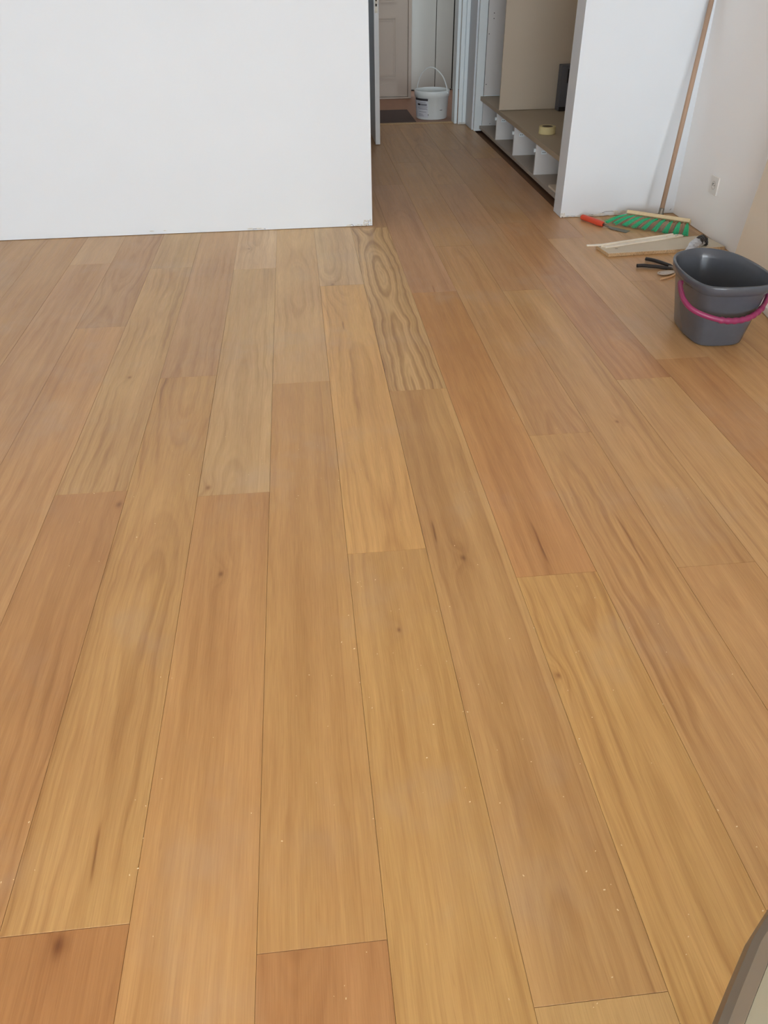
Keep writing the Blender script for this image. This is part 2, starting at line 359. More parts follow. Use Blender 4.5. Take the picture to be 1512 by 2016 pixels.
# ------------------------------------------------------------------ walls
def wall(name, boxes, m, label):
    bm = bmesh.new()
    for b_ in boxes: bbox(bm, *b_)
    return struct(finish(bm, name, m), label)
HC = 2.5
wb = wall('wall_back', [(-3.2, .428, VB, VB+.14, .003, HC), (.428, 1.643, VB, VB+.14, 2.12, HC)], 'wall', 'white wall left of the hallway opening, chipped at its lower corner')
wp = wall('wall_partition', [(1.643, 2.395, VB+.01, VB+.165, .003, HC)], 'wall', 'narrow white wall piece between the hallway opening and the broom corner')
wr = wall('wall_right', [(2.395, 2.50, -6.75, VB+.165, .003, HC)], 'wall_warm', 'warm white side wall with a power socket near the floor')
wall('wall_left', [(-3.3, -3.2, -6.75, VB+.14, -.02, HC)], 'wall', 'white wall on the far left side of the room')
wall('wall_front', [(-3.3, -2.4, -6.95, -6.75, -.02, HC), (-2.4, 2.2, -6.95, -6.75, 2.32, HC), (-2.4, 2.2, -6.95, -6.75, -.02, .16),
                    (.6, 1.3, -6.95, -6.75, .16, 2.32), (2.2, 2.5, -6.95, -6.75, -.02, HC)], 'wall', 'white wall behind the viewer with two tall windows')
struct(box('ceiling', -3.3, 2.6, -6.95, 10.7, HC, HC+.1, 'ceiling'), 'flat white ceiling', 'ceiling')
def window(name, x0, x1):
    e = tag(thing(name, 'tall white framed window behind the viewer', 'window', ((x0+x1)/2, -6.9, .16)), kind='structure')
    for a in ((x0, x0+.06, .16, 2.32), (x1-.06, x1, .16, 2.32), (x0+.06, x1-.06, .16, .22), (x0+.06, x1-.06, 2.26, 2.32), ((x0+x1)/2-.03, (x0+x1)/2+.03, .22, 2.26)):
        box('window_frame', a[0], a[1], -6.93, -6.87, a[2], a[3], 'white_lacquer', e)
    box('pane', x0+.06, (x0+x1)/2-.03, -6.905, -6.899, .22, 2.26, 'glass', e); box('pane', (x0+x1)/2+.03, x1-.06, -6.905, -6.899, .22, 2.26, 'glass', e)
window('window_1', -2.4, .6); window('window_2', 1.3, 2.2)
# hallway
wall('wall_hall_left', [(.328, .428, VB+.14, 8.26, .003, HC)], 'wall', 'white hallway wall hidden behind the left wall')
wall('wall_hall_right', [(2.345, 2.45, VB+.165, 8.26, .003, HC)], 'wall_warm', 'white hallway wall behind the wardrobe')
wall('wall_hall_end', [(.328, .676, 8.26, 8.40, .003, HC), (.676, 1.64, 8.26, 8.40, 2.1, HC), (1.648, 2.45, 7.935, 8.40, .003, HC)], 'wall', 'white wall around the doorway at the end of the hallway')
# plaster damage: chips along the foot of the walls
def chips(name, pts, parent, m='plaster'):
    bm = bmesh.new()
    for (x, y, z, sx, sz) in pts:
        n = 7; a0 = random.random()*6
        ring = []
        for k in range(n):
            a = a0+2*math.pi*k/n; rr = random.uniform(.6, 1.1)
            ring.append(bm.verts.new((x+math.cos(a)*sx*rr, y, max(.001, z+math.sin(a)*sz*rr))))
        c = bm.verts.new((x+random.uniform(-.3, .3)*sx, y-random.uniform(.002, .005), z))
        for k in range(n): bm.faces.new((ring[k], ring[(k+1) % n], c))
    o = finish(bm, name, m, parent); o['kind'] = 'stuff'; o['label'] = 'broken plaster along the wall foot'; return o
pts = [(.428-.004-random.random()*.05, VB-.0005, random.uniform(.003, .035), random.uniform(.004, .012), random.uniform(.003, .009)) for _ in range(16)]
pts += [(random.uniform(.27, .40), VB-.0005, random.uniform(.003, .014), random.uniform(.006, .02), random.uniform(.002, .006)) for _ in range(14)]
pts += [(random.uniform(-.34, -.24), VB-.0005, .012, .02, .005) for _ in range(4)]
pts += [(random.uniform(-.95, -.85), VB-.0005, .022, .012, .004) for _ in range(3)]
chips('plaster_chips', pts, wb)
pts = [(random.uniform(1.65, 2.04), VB+.0095, random.uniform(.002, .012), random.uniform(.01, .03), random.uniform(.002, .007)) for _ in range(30)]
pts += [(random.uniform(1.645, 1.67), VB+.0095, random.uniform(.003, .03), .008, .008) for _ in range(8)]
pts += [(random.uniform(1.9, 2.06), VB+.0095, random.uniform(.01, .03), .03, .008) for _ in range(6)]
chips('plaster_chips', pts, wp)
# dark cracks where plaster has come off
def cracks(parent, lines):
    bm = bmesh.new()
    for L_ in lines: tube(bm, L_, .0011, 5)
    o = finish(bm, 'plaster_crack', 'hole', parent); o['kind'] = 'stuff'; return o
cracks(wb, [[(.405, VB, .003), (.401, VB, .018), (.408, VB, .034)], [(.398, VB, .004), (.36, VB, .008), (.33, VB, .004)], [(.31, VB, .004), (.30, VB, .016), (.285, VB, .009)], [(-.32, VB, .010), (-.27, VB, .013), (-.24, VB, .008)]])
cracks(wp, [[(1.655, VB+.01, .005), (1.70, VB+.01, .010), (1.78, VB+.01, .006), (1.85, VB+.01, .012), (1.92, VB+.01, .008)], [(1.88, VB+.01, .008), (1.94, VB+.01, .028), (2.02, VB+.01, .03)], [(2.37, VB+.01, .02), (2.378, VB+.01, .03)]])

# ------------------------------------------------------------------ hallway end: doorway, door leaf, entry
fr = struct(thing('trim_1', 'white door frame around the doorway at the hallway end', 'door frame', (1.6, 8.26, 0)), 'white door frame around the doorway at the hallway end', 'door frame')
box('jamb', 1.541, 1.569, 8.275, 8.42, .002, 2.1, 'white_lacquer', fr, .002)
box('casing', 1.573, 1.612, 8.244, 8.262, .002, 2.14, 'white_lacquer', fr, .002)
box('casing', 1.6135, 1.647, 8.236, 8.262, .002, 2.14, 'white_lacquer', fr, .002)
box('jamb', .648, .676, 8.27, 8.42, .002, 2.1, 'white_lacquer', fr, .002)
box('head_jamb', .648, 1.569, 8.27, 8.42, 2.1, 2.125, 'white_lacquer', fr, .002)
bm = bmesh.new()
for k in range(9):
    x = 1.58+k*.0075
    bbox(bm, x, x+.006, 8.2345, 8.2365, .003, random.uniform(.012, .022))
o = finish(bm, 'bare_foot', 'plaster', fr)
d1 = struct(thing('door_1', 'plain grey-white door leaf standing open, seen edge on in the hallway', 'door', (.70, 8.2, 0)), 'plain grey-white door leaf standing open, seen edge on in the hallway', 'door')
box('door_leaf', .680, .7205, 7.385, 8.225, .006, 2.04, 'grey_leaf', d1, .0015)
lp = box('lock_plate', .688, .712, 7.3835, 7.386, .985, 1.2, 'metal', d1)
lp['label'] = 'steel lock plate'
for z in (1.03, 1.065): box('latch', .694, .706, 7.3815, 7.3845, z, z+.018, 'hole', lp)
for z in (.25, 1.8): box('hinge', .7205, .728, 8.19, 8.235, z, z+.09, 'metal', d1)
# entry beyond
ef = struct(box('floor_entry', .40, 2.45, 8.365, 10.6, -.03, 0, 'entry_floor'), 'reddish brown wooden floor of the entry beyond the doorway', 'floor')
box('threshold', .676, 1.541, 8.335, 8.395, 0.0005, .006, 'chip', ef, .002)['label'] = 'thin wooden threshold strip'
tag(box('doormat', .70, 1.185, 8.41, 9.13, .0005, .009, 'mat', bevel=.003), 'flat grey-brown doormat beyond the doorway beside the white bucket', 'doormat')
wall('wall_entry_back', [(.40, 1.335, 9.955, 10.08, .003, HC), (1.335, 2.45, 10.52, 10.62, .003, HC), (.30, .40, 8.40, 10.08, .003, HC), (2.30, 2.45, 8.4, 10.6, .003, HC)], 'wall_warm', 'wall at the back of the entry behind the old door and cupboard')
d2 = struct(thing('door_2', 'old cream panelled door at the back of the entry', 'door', (.9, 9.93, 0)), 'old cream panelled door at the back of the entry', 'door')
bm = bmesh.new(); bbox(bm, .46, 1.290, 9.925, 9.953, .022, 2.1); finish(bm, 'door_leaf', 'cream_door', d2)
def moulding(x0, x1, z0, z1, y, parent):
    for k, (g, t) in enumerate(((0, .016), (.028, .010))):
        bm = bmesh.new(); a, b_, c, d = x0+g, x1-g, z0+g, z1-g; th = .012-.005*k
        bbox(bm, a, b_, y-th, y, c, c+t); bbox(bm, a, b_, y-th, y, d-t, d); bbox(bm, a, a+t, y-th, y, c+t, d-t); bbox(bm, b_-t, b_, y-th, y, c+t, d-t)
        finish(bm, 'moulding', 'cream_door', parent)
moulding(.58, 1.165, .205, .80, 9.925, d2); moulding(.58, 1.165, .93, 1.9, 9.925, d2)
box('kick_board', .46, 1.17, 9.918, 9.925, .032, .15, 'cream_door', d2)
box('door_frame', 1.294, 1.33, 9.90, 9.96, .002, 2.14, 'cream_door', d2, .003)
box('door_sill', .46, 1.30, 9.895, 9.955, .002, .017, 'cream_door', d2, .003)
# cupboard
cb = thing('entry_cupboard', 'tall white cupboard with flat doors behind the white bucket in the entry', 'cupboard', (1.7, 10.5, 0))
box('body', 1.345, 2.28, 10.50, 10.519, .012, 2.2, 'dark', cb)
box('cupboard_door', 1.40, 1.692, 10.478, 10.498, .012, 2.2, 'cupboard', cb, .002)
box('cupboard_door', 1.700, 1.898, 10.478, 10.498, .012, 2.2, 'cupboard', cb, .002)
box('cupboard_door', 1.912, 2.27, 10.478, 10.498, .012, 2.2, 'cupboard', cb, .002)
box('side_strip', 1.345, 1.396, 10.47, 10.498, .012, 2.2, 'cupboard', cb, .002)
for x in (1.42, 1.88): box('foot', x-.018, x+.018, 10.472, 10.5, .0005, .014, 'black', cb)
for z in (.30, .68): box('hinge', 1.392, 1.40, 10.464, 10.47, z, z+.03, 'black', cb)

# ------------------------------------------------------------------ white bucket
wbx, wby = 1.376, 8.665
wk = thing('white_bucket', 'round white plastic bucket with raised handle and printed label in the far doorway', 'bucket', (wbx, wby, 0))
def lathe(bm, prof, cx, cy, n=48, a0=0, a1=2*math.pi):
    full = abs(a1-a0-2*math.pi) < 1e-6; m = n if full else n+1; rings = []
    for r, z in prof: rings.append([bm.verts.new((cx+r*math.cos(a0+(a1-a0)*k/n), cy+r*math.sin(a0+(a1-a0)*k/n), z)) for k in range(m)])
    for a, b_ in zip(rings, rings[1:]):
        for k in range(n):
            j = (k+1) % m
            bm.faces.new((a[k], a[j], b_[j], b_[k]))
    return rings
bm = bmesh.new()
rg_ = lathe(bm, [(.148, .002), (.151, .0), (.155, .006), (.168, .200), (.176, .203), (.178, .246), (.176, .254), (.170, .256), (.166, .252), (.163, .20), (.150, .012)], wbx, wby)
bm.faces.new(rg_[-1]); bm.faces.new(rg_[0][::-1])
body = finish(bm, 'body', 'bucket_white', wk, True)
# label on the left half
def bandpatch(name, z0, z1, a0, a1, off, m, parent):
    bm = bmesh.new(); n = max(2, int(abs(a1-a0)/.08))
    def rr(z): return .155+(.168-.155)*(z-.006)/.194+off
    lathe(bm, [(rr(z0), z0), (rr(z1), z1)], wbx, wby, n, a0, a1)
    return finish(bm, name, m, parent)
A0, A1 = math.radians(186), math.radians(248)
lb = bandpatch('label', .022, .188, A0, A1, .0008, 'label', wk); lb['label'] = 'pale paper label with dark heading bar'
bandpatch('print', .172, .192, A0, A1, .0014, 'print_dark', lb)
bandpatch('print', .128, .146, math.radians(203), math.radians(218), .0014, 'print_dark', lb)
bandpatch('print', .128, .146, math.radians(219), math.radians(244), .0014, 'print_grey', lb)
for z, a, b_ in ((.155, 205, 240), (.116, 203, 246), (.105, 203, 244), (.094, 206, 246), (.070, 210, 242), (.048, 208, 228), (.036, 208, 232)):
    bandpatch('print', z, z+.004, math.radians(a), math.radians(b_), .0014, 'print_grey', lb)
bandpatch('print', .085, .090, math.radians(292), math.radians(302), .0012, 'print_dark', wk)
bandpatch('print', .040, .054, math.radians(248), math.radians(250), .0012, 'print_dark', wk)
# bail
ba = math.radians(-38); bd = Vector((math.cos(ba), math.sin(ba), 0)); cc_ = Vector((wbx, wby, .235))
hp = [cc_+bd*(-.172)+Vector((0, 0, 0)), cc_+bd*(-.165)+Vector((0, 0, .06)), cc_+bd*(-.125)+Vector((0, 0, .15)), cc_+bd*(-.05)+Vector((0, 0, .207)), cc_+bd*(.03)+Vector((0, 0, .205)), cc_+bd*(.115)+Vector((0, 0, .145)), cc_+bd*(.162)+Vector((0, 0, .06)), cc_+bd*(.176)]
bm = bmesh.new(); tube(bm, spline(hp, 8), .0058, 8, flat=.6); finish(bm, 'handle', 'bucket_white', wk, True)
for s in (-1, 1):
    bm = bmesh.new(); cyl(bm, cc_+bd*s*.170, cc_+bd*s*.188, .012, .009, 12); finish(bm, 'handle_lug', 'bucket_white', wk, True)

# ------------------------------------------------------------------ wardrobe carcass
wd = thing('wardrobe_carcass', 'unfinished open wardrobe carcass with low compartments along the hallway', 'wardrobe', (2.0, 6.5, 0))
UF = 1.712
box('base_board', UF, 2.32, 5.14, 7.895, .020, .046, 'grey_base', wd, .001)
box('plinth_shade', UF+.05, UF+.066, 5.14, 7.895, .001, .02, 'dark', wd)  # plinth coloured near black to paint the shadow under the base board
tb = box('top_board', UF-.004, 2.32, 5.14, 7.895, .258, .292, 'beige_top', wd, .0015)
for v in (7.22, 6.588, 5.93):
    dv = box('divider', UF+.004, 2.30, v-.009, v+.009, .046, .258, 'melamine', wd, .001)
    hpz = .185
    pl = box('hinge_plate', UF+.045, UF+.085, v-.0125, v-.0092, hpz, hpz+.026, 'white_lacquer', dv)
    for dx in (.012, .026):
        bm = bmesh.new(); cyl(bm, (UF+.045+dx, v-.0127, hpz+.013), (UF+.045+dx, v-.0135, hpz+.013), .0035, n=10); finish(bm, 'screw', 'hole', dv)
    box('edge_bracket', UF-.010, UF+.004, v-.004, v+.010, .20, .222, 'white_lacquer', dv)
ep = box('end_panel', 1.735, 2.32, 7.877, 7.895, .046, .258, 'melamine', wd, .001)
ep2 = box('end_panel', 1.735, 2.32, 7.870, 7.892, .2945, 2.2, 'melamine', wd, .001)
box('bottom_edge', 1.735, 2.30, 7.866, 7.870, .2945, .300, 'white_lacquer', ep2)
for (x, z) in ((1.735+.05, .94), (1.735+.05, .90), (1.75, .785), (1.75, .39)):
    bm = bmesh.new(); cyl(bm, (x, 7.8699, z), (x, 7.8685, z), .004, n=10); finish(bm, 'peg_hole', 'hole', ep2)
bm = bmesh.new(); cyl(bm, (1.81, 7.8769, .062), (1.81, 7.8755, .062), .0035, n=10); finish(bm, 'peg_hole', 'hole', ep)
po = box('front_post', 1.661, 1.733, 7.885, 7.93, .001, 2.3, 'white_lacquer', wd, .001); po['label'] = 'white vertical cover strip at the far end'
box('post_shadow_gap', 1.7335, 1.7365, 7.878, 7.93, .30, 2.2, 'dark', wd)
box('back_panel', 2.32, 2.335, 5.14, 7.895, .02, 2.2, 'beige_board', wd)
sp1 = box('standing_panel', 1.704, 2.319, 7.10, 7.118, .2955, 2.2, 'beige_board', wd, .0008); sp1['label'] = 'tall beige upright board standing on the low shelf'
tag(box('wood_offcut', 1.725, 1.80, 5.33, 5.56, .0465, .062, 'beige_panel', bevel=.001), 'small beige board offcut lying in the nearest low compartment', 'wood offcut')
tag(box('plastic_bracket', 1.772, 1.786, 5.475, 5.495, .0625, .082, 'white_lacquer', bevel=.002), 'tiny white plastic bracket beside the beige offcut in the wardrobe', 'bracket')
gb = thing('grey_metal_box', 'dark grey box standing on the wardrobe shelf against the beige board', 'box', (2.24, 7.04, .293))
box('case', 2.178, 2.30, 6.99, 7.085, .2935, .628, 'greybox', gb, .004)
box('cover_plate', 2.228, 2.29, 6.984, 6.99, .50, .60, 'black', gb, .001)
box('foot_rail', 2.182, 2.296, 6.982, 6.99, .2935, .325, 'black', gb, .001)
# masking tape
tcx, tcy = 1.832, 6.085
tp = thing('masking_tape_roll', 'cream roll of masking tape lying on the wardrobe shelf', 'tape', (tcx, tcy, .292))
bm = bmesh.new()
r4 = lathe(bm, [(.060, .2935), (.0605, .3), (.0605, .336), (.060, .3425), (.040, .3425), (.040, .2935)], tcx, tcy, 36)
for k in range(36): bm.faces.new((r4[-1][k], r4[-1][(k+1) % 36], r4[0][(k+1) % 36], r4[0][k]))
finish(bm, 'tape', 'tape', tp, False)
bm = bmesh.new()
r4 = lathe(bm, [(.0398, .2935), (.0398, .3415), (.0372, .3415), (.0372, .2935)], tcx, tcy, 36)
for k in range(36): bm.faces.new((r4[-1][k], r4[-1][(k+1) % 36], r4[0][(k+1) % 36], r4[0][k]))
finish(bm, 'cardboard_core', 'card', tp, True)

# ------------------------------------------------------------------ wall socket
so = thing('wall_socket', 'white round-pin power socket on the right wall near the floor', 'socket', (2.395, 4.51, .28))
box('cover_plate', 2.386, 2.395, 4.462, 4.556, .232, .330, 'socket', so, .003, 2)
bm = bmesh.new()
prof = [(.023, 2.3855), (.023, 2.3845), (.020, 2.3845), (.0195, 2.3875)]
rings = []
for r, x in prof: rings.append([bm.verts.new((x, 4.509+r*math.cos(2*math.pi*k/28), .281+r*math.sin(2*math.pi*k/28))) for k in range(28)])
for a, b_ in zip(rings, rings[1:]):
    for k in range(28): bm.faces.new((a[k], a[(k+1) % 28], b_[(k+1) % 28], b_[k]))
bm.faces.new(rings[-1])
finish(bm, 'round_recess', 'socket_in', so)
for dy in (-.0095, .0095):
    bm = bmesh.new(); cyl(bm, (2.3840, 4.509+dy, .281), (2.3856, 4.509+dy, .281), .0028, n=10); finish(bm, 'pin_hole', 'hole', so)
bm = bmesh.new(); cyl(bm, (2.3855, 4.509, .291), (2.3775, 4.509, .291), .0024, n=10); finish(bm, 'earth_pin', 'metal', so)

# ------------------------------------------------------------------ leaning panel on the right wall
lp_ = thing('leaning_panel', 'large smooth beige board leaning against the right wall behind the grey bucket', 'board', (2.27, 3.2, 0))
bm = bmesh.new()
v0_, v1_ = 2.35, 3.90
tb_, tt_ = (2.262, 0.0008), (2.3925, 1.18)
nx, nz = .0178, -.0022
q = [(tb_[0], tb_[1]), (tb_[0]+nx, tb_[1]), (tt_[0], tt_[1]), (tt_[0]-nx, tt_[1])]
a = [bm.verts.new((x, v0_, z)) for x, z in q]; b_ = [bm.verts.new((x, v1_, z)) for x, z in q]
bm.faces.new(a); bm.faces.new(b_[::-1])
for i in range(4): bm.faces.new((a[i], a[(i+1) % 4], b_[(i+1) % 4], b_[i]))
finish(bm, 'board', 'beige_panel', lp_)

# ------------------------------------------------------------------ power strip behind the bucket
ps = thing('power_strip', 'white multi-socket power strip on the floor behind the grey bucket', 'power strip', (2.19, 3.33, 0))
bm = bmesh.new(); prism(bm, [(2.098, 3.06), (2.16, 3.03), (2.235, 3.50), (2.172, 3.53)], .0008, .036); finish(bm, 'housing', 'power', ps, bevel=.005, seg=2)
for t in (.2, .42, .64, .85):
    c = Vector((2.129+(2.2035-2.129)*t, 3.045+(3.515-3.045)*t, .0362))
    bm = bmesh.new(); cyl(bm, c, c+Vector((0, 0, .0012)), .020, n=20); sk = finish(bm, 'outlet', 'socket_in', ps)
    for s in (-1, 1):
        bm = bmesh.new(); p = c+Vector((.0095*s, 0, .0012)); cyl(bm, p, p+Vector((0, 0, .0008)), .003, n=8); finish(bm, 'pin_hole', 'hole', sk)
bm = bmesh.new(); tube(bm, spline([(2.205, 3.515, .02), (2.235, 3.56, .012), (2.243, 3.50, .006), (2.246, 3.35, .0055), (2.244, 3.1, .0055), (2.22, 2.8, .0055), (2.23, 2.5, .0055)], 8), .0045, 8)
finish(bm, 'cable', 'black', ps, True)

# ------------------------------------------------------------------ grey mop bucket
gk = thing('grey_mop_bucket', 'large dark grey plastic mop bucket with magenta handle on the floor', 'bucket', (1.77, 3.15, 0))
rim = [(1.638, 3.275), (1.700, 3.362), (1.815, 3.400), (1.905, 3.340), (1.942, 3.23), (1.948, 3.06), (1.915, 2.955), (1.842, 2.912), (1.690, 2.915), (1.622, 2.965), (1.608, 3.12)]
rimc = spline([(x, y, 0) for x, y in rim], 8, True)
cen = Vector((1.775, 3.15, 0))
def bring(t, z, inset=0.0):   # t=0 base, 1 rim
    out = []
    for p in rimc:
        d = p-cen; l = d.length
        base = Vector((cen.x+.001+d.x*.70, cen.y+.0+d.y*.80, 0))
        q = base.lerp(p, t); e = (q-cen); q = cen+e*(1-inset/max(l, .01))
        out.append(Vector((q.x, q.y, z)))
    return out
ZR = .285
lv = [(0.0, 0.0, .012), (0, .004, .004), (.03, .012, 0), (.45, .125, 0), (.86, .238, 0), (.885, .243, -.002), (.90, .247, -.013), (.97, ZR-.006, -.015), (1.0, ZR, -.011), (1.0, ZR+.001, -.004), (.985, ZR-.004, .001), (.90, .246, .003), (.45, .125, .003), (.04, .014, .003), (.03, .008, .02)]
bm = bmesh.new(); rings = []
for t, z, ins in lv: rings.append([bm.verts.new(p) for p in bring(t, z+.0008, ins)])
n = len(rimc)
for a, b_ in zip(rings, rings[1:]):
    for k in range(n): bm.faces.new((a[k], a[(k+1) % n], b_[(k+1) % n], b_[k]))
bm.faces.new(rings[0][::-1]); bm.faces.new(rings[-1])
finish(bm, 'body', 'bucket', gk, True)
hpts = [(1.586, 3.09, .245), (1.562, 3.02, .236), (1.556, 2.96, .217), (1.579, 2.915, .194), (1.637, 2.885, .173), (1.713, 2.872, .157), (1.797, 2.882, .156), (1.869, 2.918, .170), (1.925, 2.975, .190), (1.958, 3.03, .215), (1.956, 3.085, .242)]
hs = spline(hpts, 10)
rad = []
for i, p in enumerate(hs):
    t = i/(len(hs)-1); r = .0105
    if .46 < t < .76: r = .0125+.0016*math.sin((t-.46)/.30*2*math.pi*8)
    rad.append(r)
bm = bmesh.new(); tube(bm, hs, rad, 12, flat=1.15); finish(bm, 'handle', 'magenta', gk, True)
for p in (hpts[0], hpts[-1]):
    d = (Vector((cen.x, p[1], p[2]))-Vector(p)).normalized()
    bm = bmesh.new(); cyl(bm, Vector(p)-d*.004, Vector(p)+d*(.010 if p[0] < 1.7 else .004), .012, .011, 16); finish(bm, 'pivot', 'magenta', gk, True)

# ------------------------------------------------------------------ pliers and clip beside the bucket
pk = thing('pliers', 'black handled pliers lying open on the floor left of the grey bucket', 'pliers', (1.93, 3.93, 0))
bm = bmesh.new(); tube(bm, spline([(1.778, 3.985, .013), (1.82, 3.978, .014), (1.88, 3.955, .013), (1.925, 3.935, .011), (1.95, 3.930, .010)], 5), [.0125]*8+[.012]*5+[.008]*4, 10, flat=.75); finish(bm, 'handle', 'black', pk, True)
bm = bmesh.new(); tube(bm, spline([(1.868, 4.088, .013), (1.90, 4.055, .014), (1.935, 4.000, .013), (1.958, 3.965, .011), (1.972, 3.945, .010)], 5), [.0125]*8+[.012]*5+[.008]*4, 10, flat=.75); finish(bm, 'handle', 'black', pk, True)
bm = bmesh.new(); prism(bm, [(1.935, 3.945), (1.955, 3.975), (1.985, 3.955), (2.03, 3.925), (2.065, 3.895), (2.06, 3.885), (2.02, 3.895), (1.975, 3.91), (1.945, 3.925)], .003, .015); finish(bm, 'jaws', 'metal', pk, bevel=.001)
bm = bmesh.new(); cyl(bm, (1.968, 3.935, .0155), (1.968, 3.935, .019), .009, n=16); finish(bm, 'pivot_screw', 'metal', pk)
ck = thing('spring_clip', 'pale plastic clip lying beside the pliers at the grey bucket', 'clip', (1.90, 3.87, 0))
bm = bmesh.new(); tube(bm, spline([(1.850, 3.865, .008), (1.870, 3.890, .008), (1.915, 3.895, .008), (1.955, 3.882, .008), (1.915, 3.855, .008), (1.870, 3.843, .008)], 6, True), .0035, 8); finish(bm, 'loop', 'clip', ck, True)
bm = bmesh.new(); prism(bm, [(1.855, 3.865), (1.873, 3.887), (1.915, 3.891), (1.950, 3.881), (1.915, 3.858), (1.873, 3.847)], .006, .008); finish(bm, 'plate', 'clip', ck)
bm = bmesh.new(); tube(bm, spline([(1.832, 3.785, .006), (1.88, 3.805, .006), (1.925, 3.835, .007), (1.958, 3.876, .008)], 5), .0042, 8); o = finish(bm, 'arm', 'clip_tan', ck, True); o['label'] = 'tan plastic arm'

# ------------------------------------------------------------------ chipboard offcut, strip, foil
cbp = [(1.687, 4.182), (2.384, 4.214), (2.352, 4.432), (1.668, 4.335)]
ch = thing('chipboard_offcut', 'cream-faced chipboard plank lying on the floor behind the grey bucket', 'board', (2.0, 4.3, 0))
bm = bmesh.new(); prism(bm, cbp, .001, .0187); finish(bm, 'core', 'chip', ch)
bm = bmesh.new(); prism(bm, [(x+(-.0006 if x < 2 else .0006), y) for x, y in cbp], .0187, .0200); finish(bm, 'laminate', 'chipboard_top', ch)
box('pencil_mark', 1.752, 1.768, 4.255, 4.259, .0200, .0203, 'hole', ch)
st = thing('cream_strip', 'long narrow cream plastic strip lying on top of the chipboard plank', 'strip', (1.95, 4.36, .02))
ax = Vector((2.223-1.70, 4.420-4.268, 0)).normalized(); ay = Vector((-ax.y, ax.x, 0))
def P2(o_, a, b_): v = Vector((o_[0], o_[1], 0))+ax*a+ay*b_; return (v.x, v.y)
o_ = (1.700, 4.266)
bm = bmesh.new(); prism(bm, [P2(o_, 0, 0), P2(o_, .545, 0), P2(o_, .548, .02), P2(o_, .52, .036), P2(o_, .40, .052), P2(o_, .02, .052), P2(o_, -.012, .030), P2(o_, 0, .028)], .0204, .028)
finish(bm, 'flange', 'strip', st, bevel=.001)
bm = bmesh.new(); prism(bm, [P2(o_, -.01, .030), P2(o_, .40, .036), P2(o_, .50, .034), P2(o_, .50, .044), P2(o_, -.0, .047), P2(o_, -.06, .062), P2(o_, -.085, .070), P2(o_, -.09, .056), P2(o_, -.05, .040)], .0282, .035)
finish(bm, 'ridge', 'strip', st, bevel=.0015)
for a_, b_ in ((.50, .012), (.515, .017), (.44, .02)):
    p = P2(o_, a_, b_); box('nail_hole', p[0]-.004, p[0]+.004, p[1]-.003, p[1]+.003, .0281, .0284, 'clip_tan' if a_ < .5 else 'card', st)
fo = thing('foil_tape_end', 'crumpled silver and black foil tube lying behind the grey bucket rim', 'foil', (2.2, 4.15, .02))
bm = bmesh.new(); pts_ = [(2.085, 4.08, .034), (2.13, 4.12, .042), (2.175, 4.17, .050), (2.215, 4.215, .050), (2.245, 4.245, .045)]
sp2 = spline(pts_, 5); rr_ = [.012+.016*min(1, i/9)+random.uniform(-.003, .003) for i in range(len(sp2))]
tube(bm, sp2, rr_, 14)
for v in bm.verts: v.co += Vector([random.uniform(-.0025, .0025) for _ in range(3)])
for v in bm.verts: v.co.z = max(v.co.z, .0206)
finish(bm, 'foil', 'foil', fo)
bm = bmesh.new(); sp3 = spline([(2.205, 4.195, .054), (2.235, 4.23, .060), (2.265, 4.25, .045), (2.262, 4.235, .031)], 5)
tube(bm, sp3, [.024+random.uniform(-.003, .003) for _ in sp3], 12)
for v in bm.verts: v.co += Vector([random.uniform(-.002, .002) for _ in range(3)])
for v in bm.verts: v.co.z = max(v.co.z, .0206)
finish(bm, 'dark_end', 'black', fo)

# ------------------------------------------------------------------ scraper with orange handle
sk = thing('putty_scraper', 'small steel scraper with an orange handle lying left of the broom', 'scraper', (1.85, 4.75, 0))
bm = bmesh.new(); tube(bm, spline([(1.760, 4.905, .019), (1.772, 4.885, .020), (1.800, 4.825, .020), (1.832, 4.762, .018), (1.846, 4.738, .017)], 5), [.009, .013, .0155, .017, .0172]+[.0172]*9+[.018, .017, .0165, .016, .0155, .015, .0145], 14); finish(bm, 'handle', 'orange', sk, True)
bm = bmesh.new(); cyl(bm, (1.846, 4.738, .016), (1.872, 4.712, .011), .0075, .006, 12); finish(bm, 'ferrule', 'metal', sk, True)
bm = bmesh.new()
d = Vector((.100, -.105, 0)).normalized(); pz = Vector((-d.y, d.x, 0)); c0 = Vector((1.862, 4.722, 0))
prof = [(0, .007, .010), (.025, .014, .007), (.05, .024, .004), (.148, .029, .0012)]
top = []; bot = []
for a_, hw, z in prof:
    top.append((bm.verts.new(c0+d*a_+pz*hw+Vector((0, 0, z+.0016))), bm.verts.new(c0+d*a_-pz*hw+Vector((0, 0, z+.0016)))))
    bot.append((bm.verts.new(c0+d*a_+pz*hw+Vector((0, 0, z))), bm.verts.new(c0+d*a_-pz*hw+Vector((0, 0, z)))))
for i in range(3):
    bm.faces.new((top[i][0], top[i+1][0], top[i+1][1], top[i][1])); bm.faces.new((bot[i][1], bot[i+1][1], bot[i+1][0], bot[i][0]))
    bm.faces.new((top[i][0], bot[i][0], bot[i+1][0], top[i+1][0])); bm.faces.new((top[i+1][1], bot[i+1][1], bot[i][1], top[i][1]))
bm.faces.new((top[0][0], top[0][1], bot[0][1], bot[0][0])); bm.faces.new((top[3][1], top[3][0], bot[3][0], bot[3][1]))
finish(bm, 'blade', 'metal', sk)

# ------------------------------------------------------------------ broom
br = thing('broom', 'wooden push broom with green bristles leaning in the white wall corner', 'broom', (2.18, 4.7, 0))
A = Vector((2.022, 4.822, .055)); B = Vector((2.325, 4.575, .055))
axb = (B-A).normalized(); side = Vector((-axb.y, axb.x, 0)); side = side if side.y > 0 else -side   # towards the wall
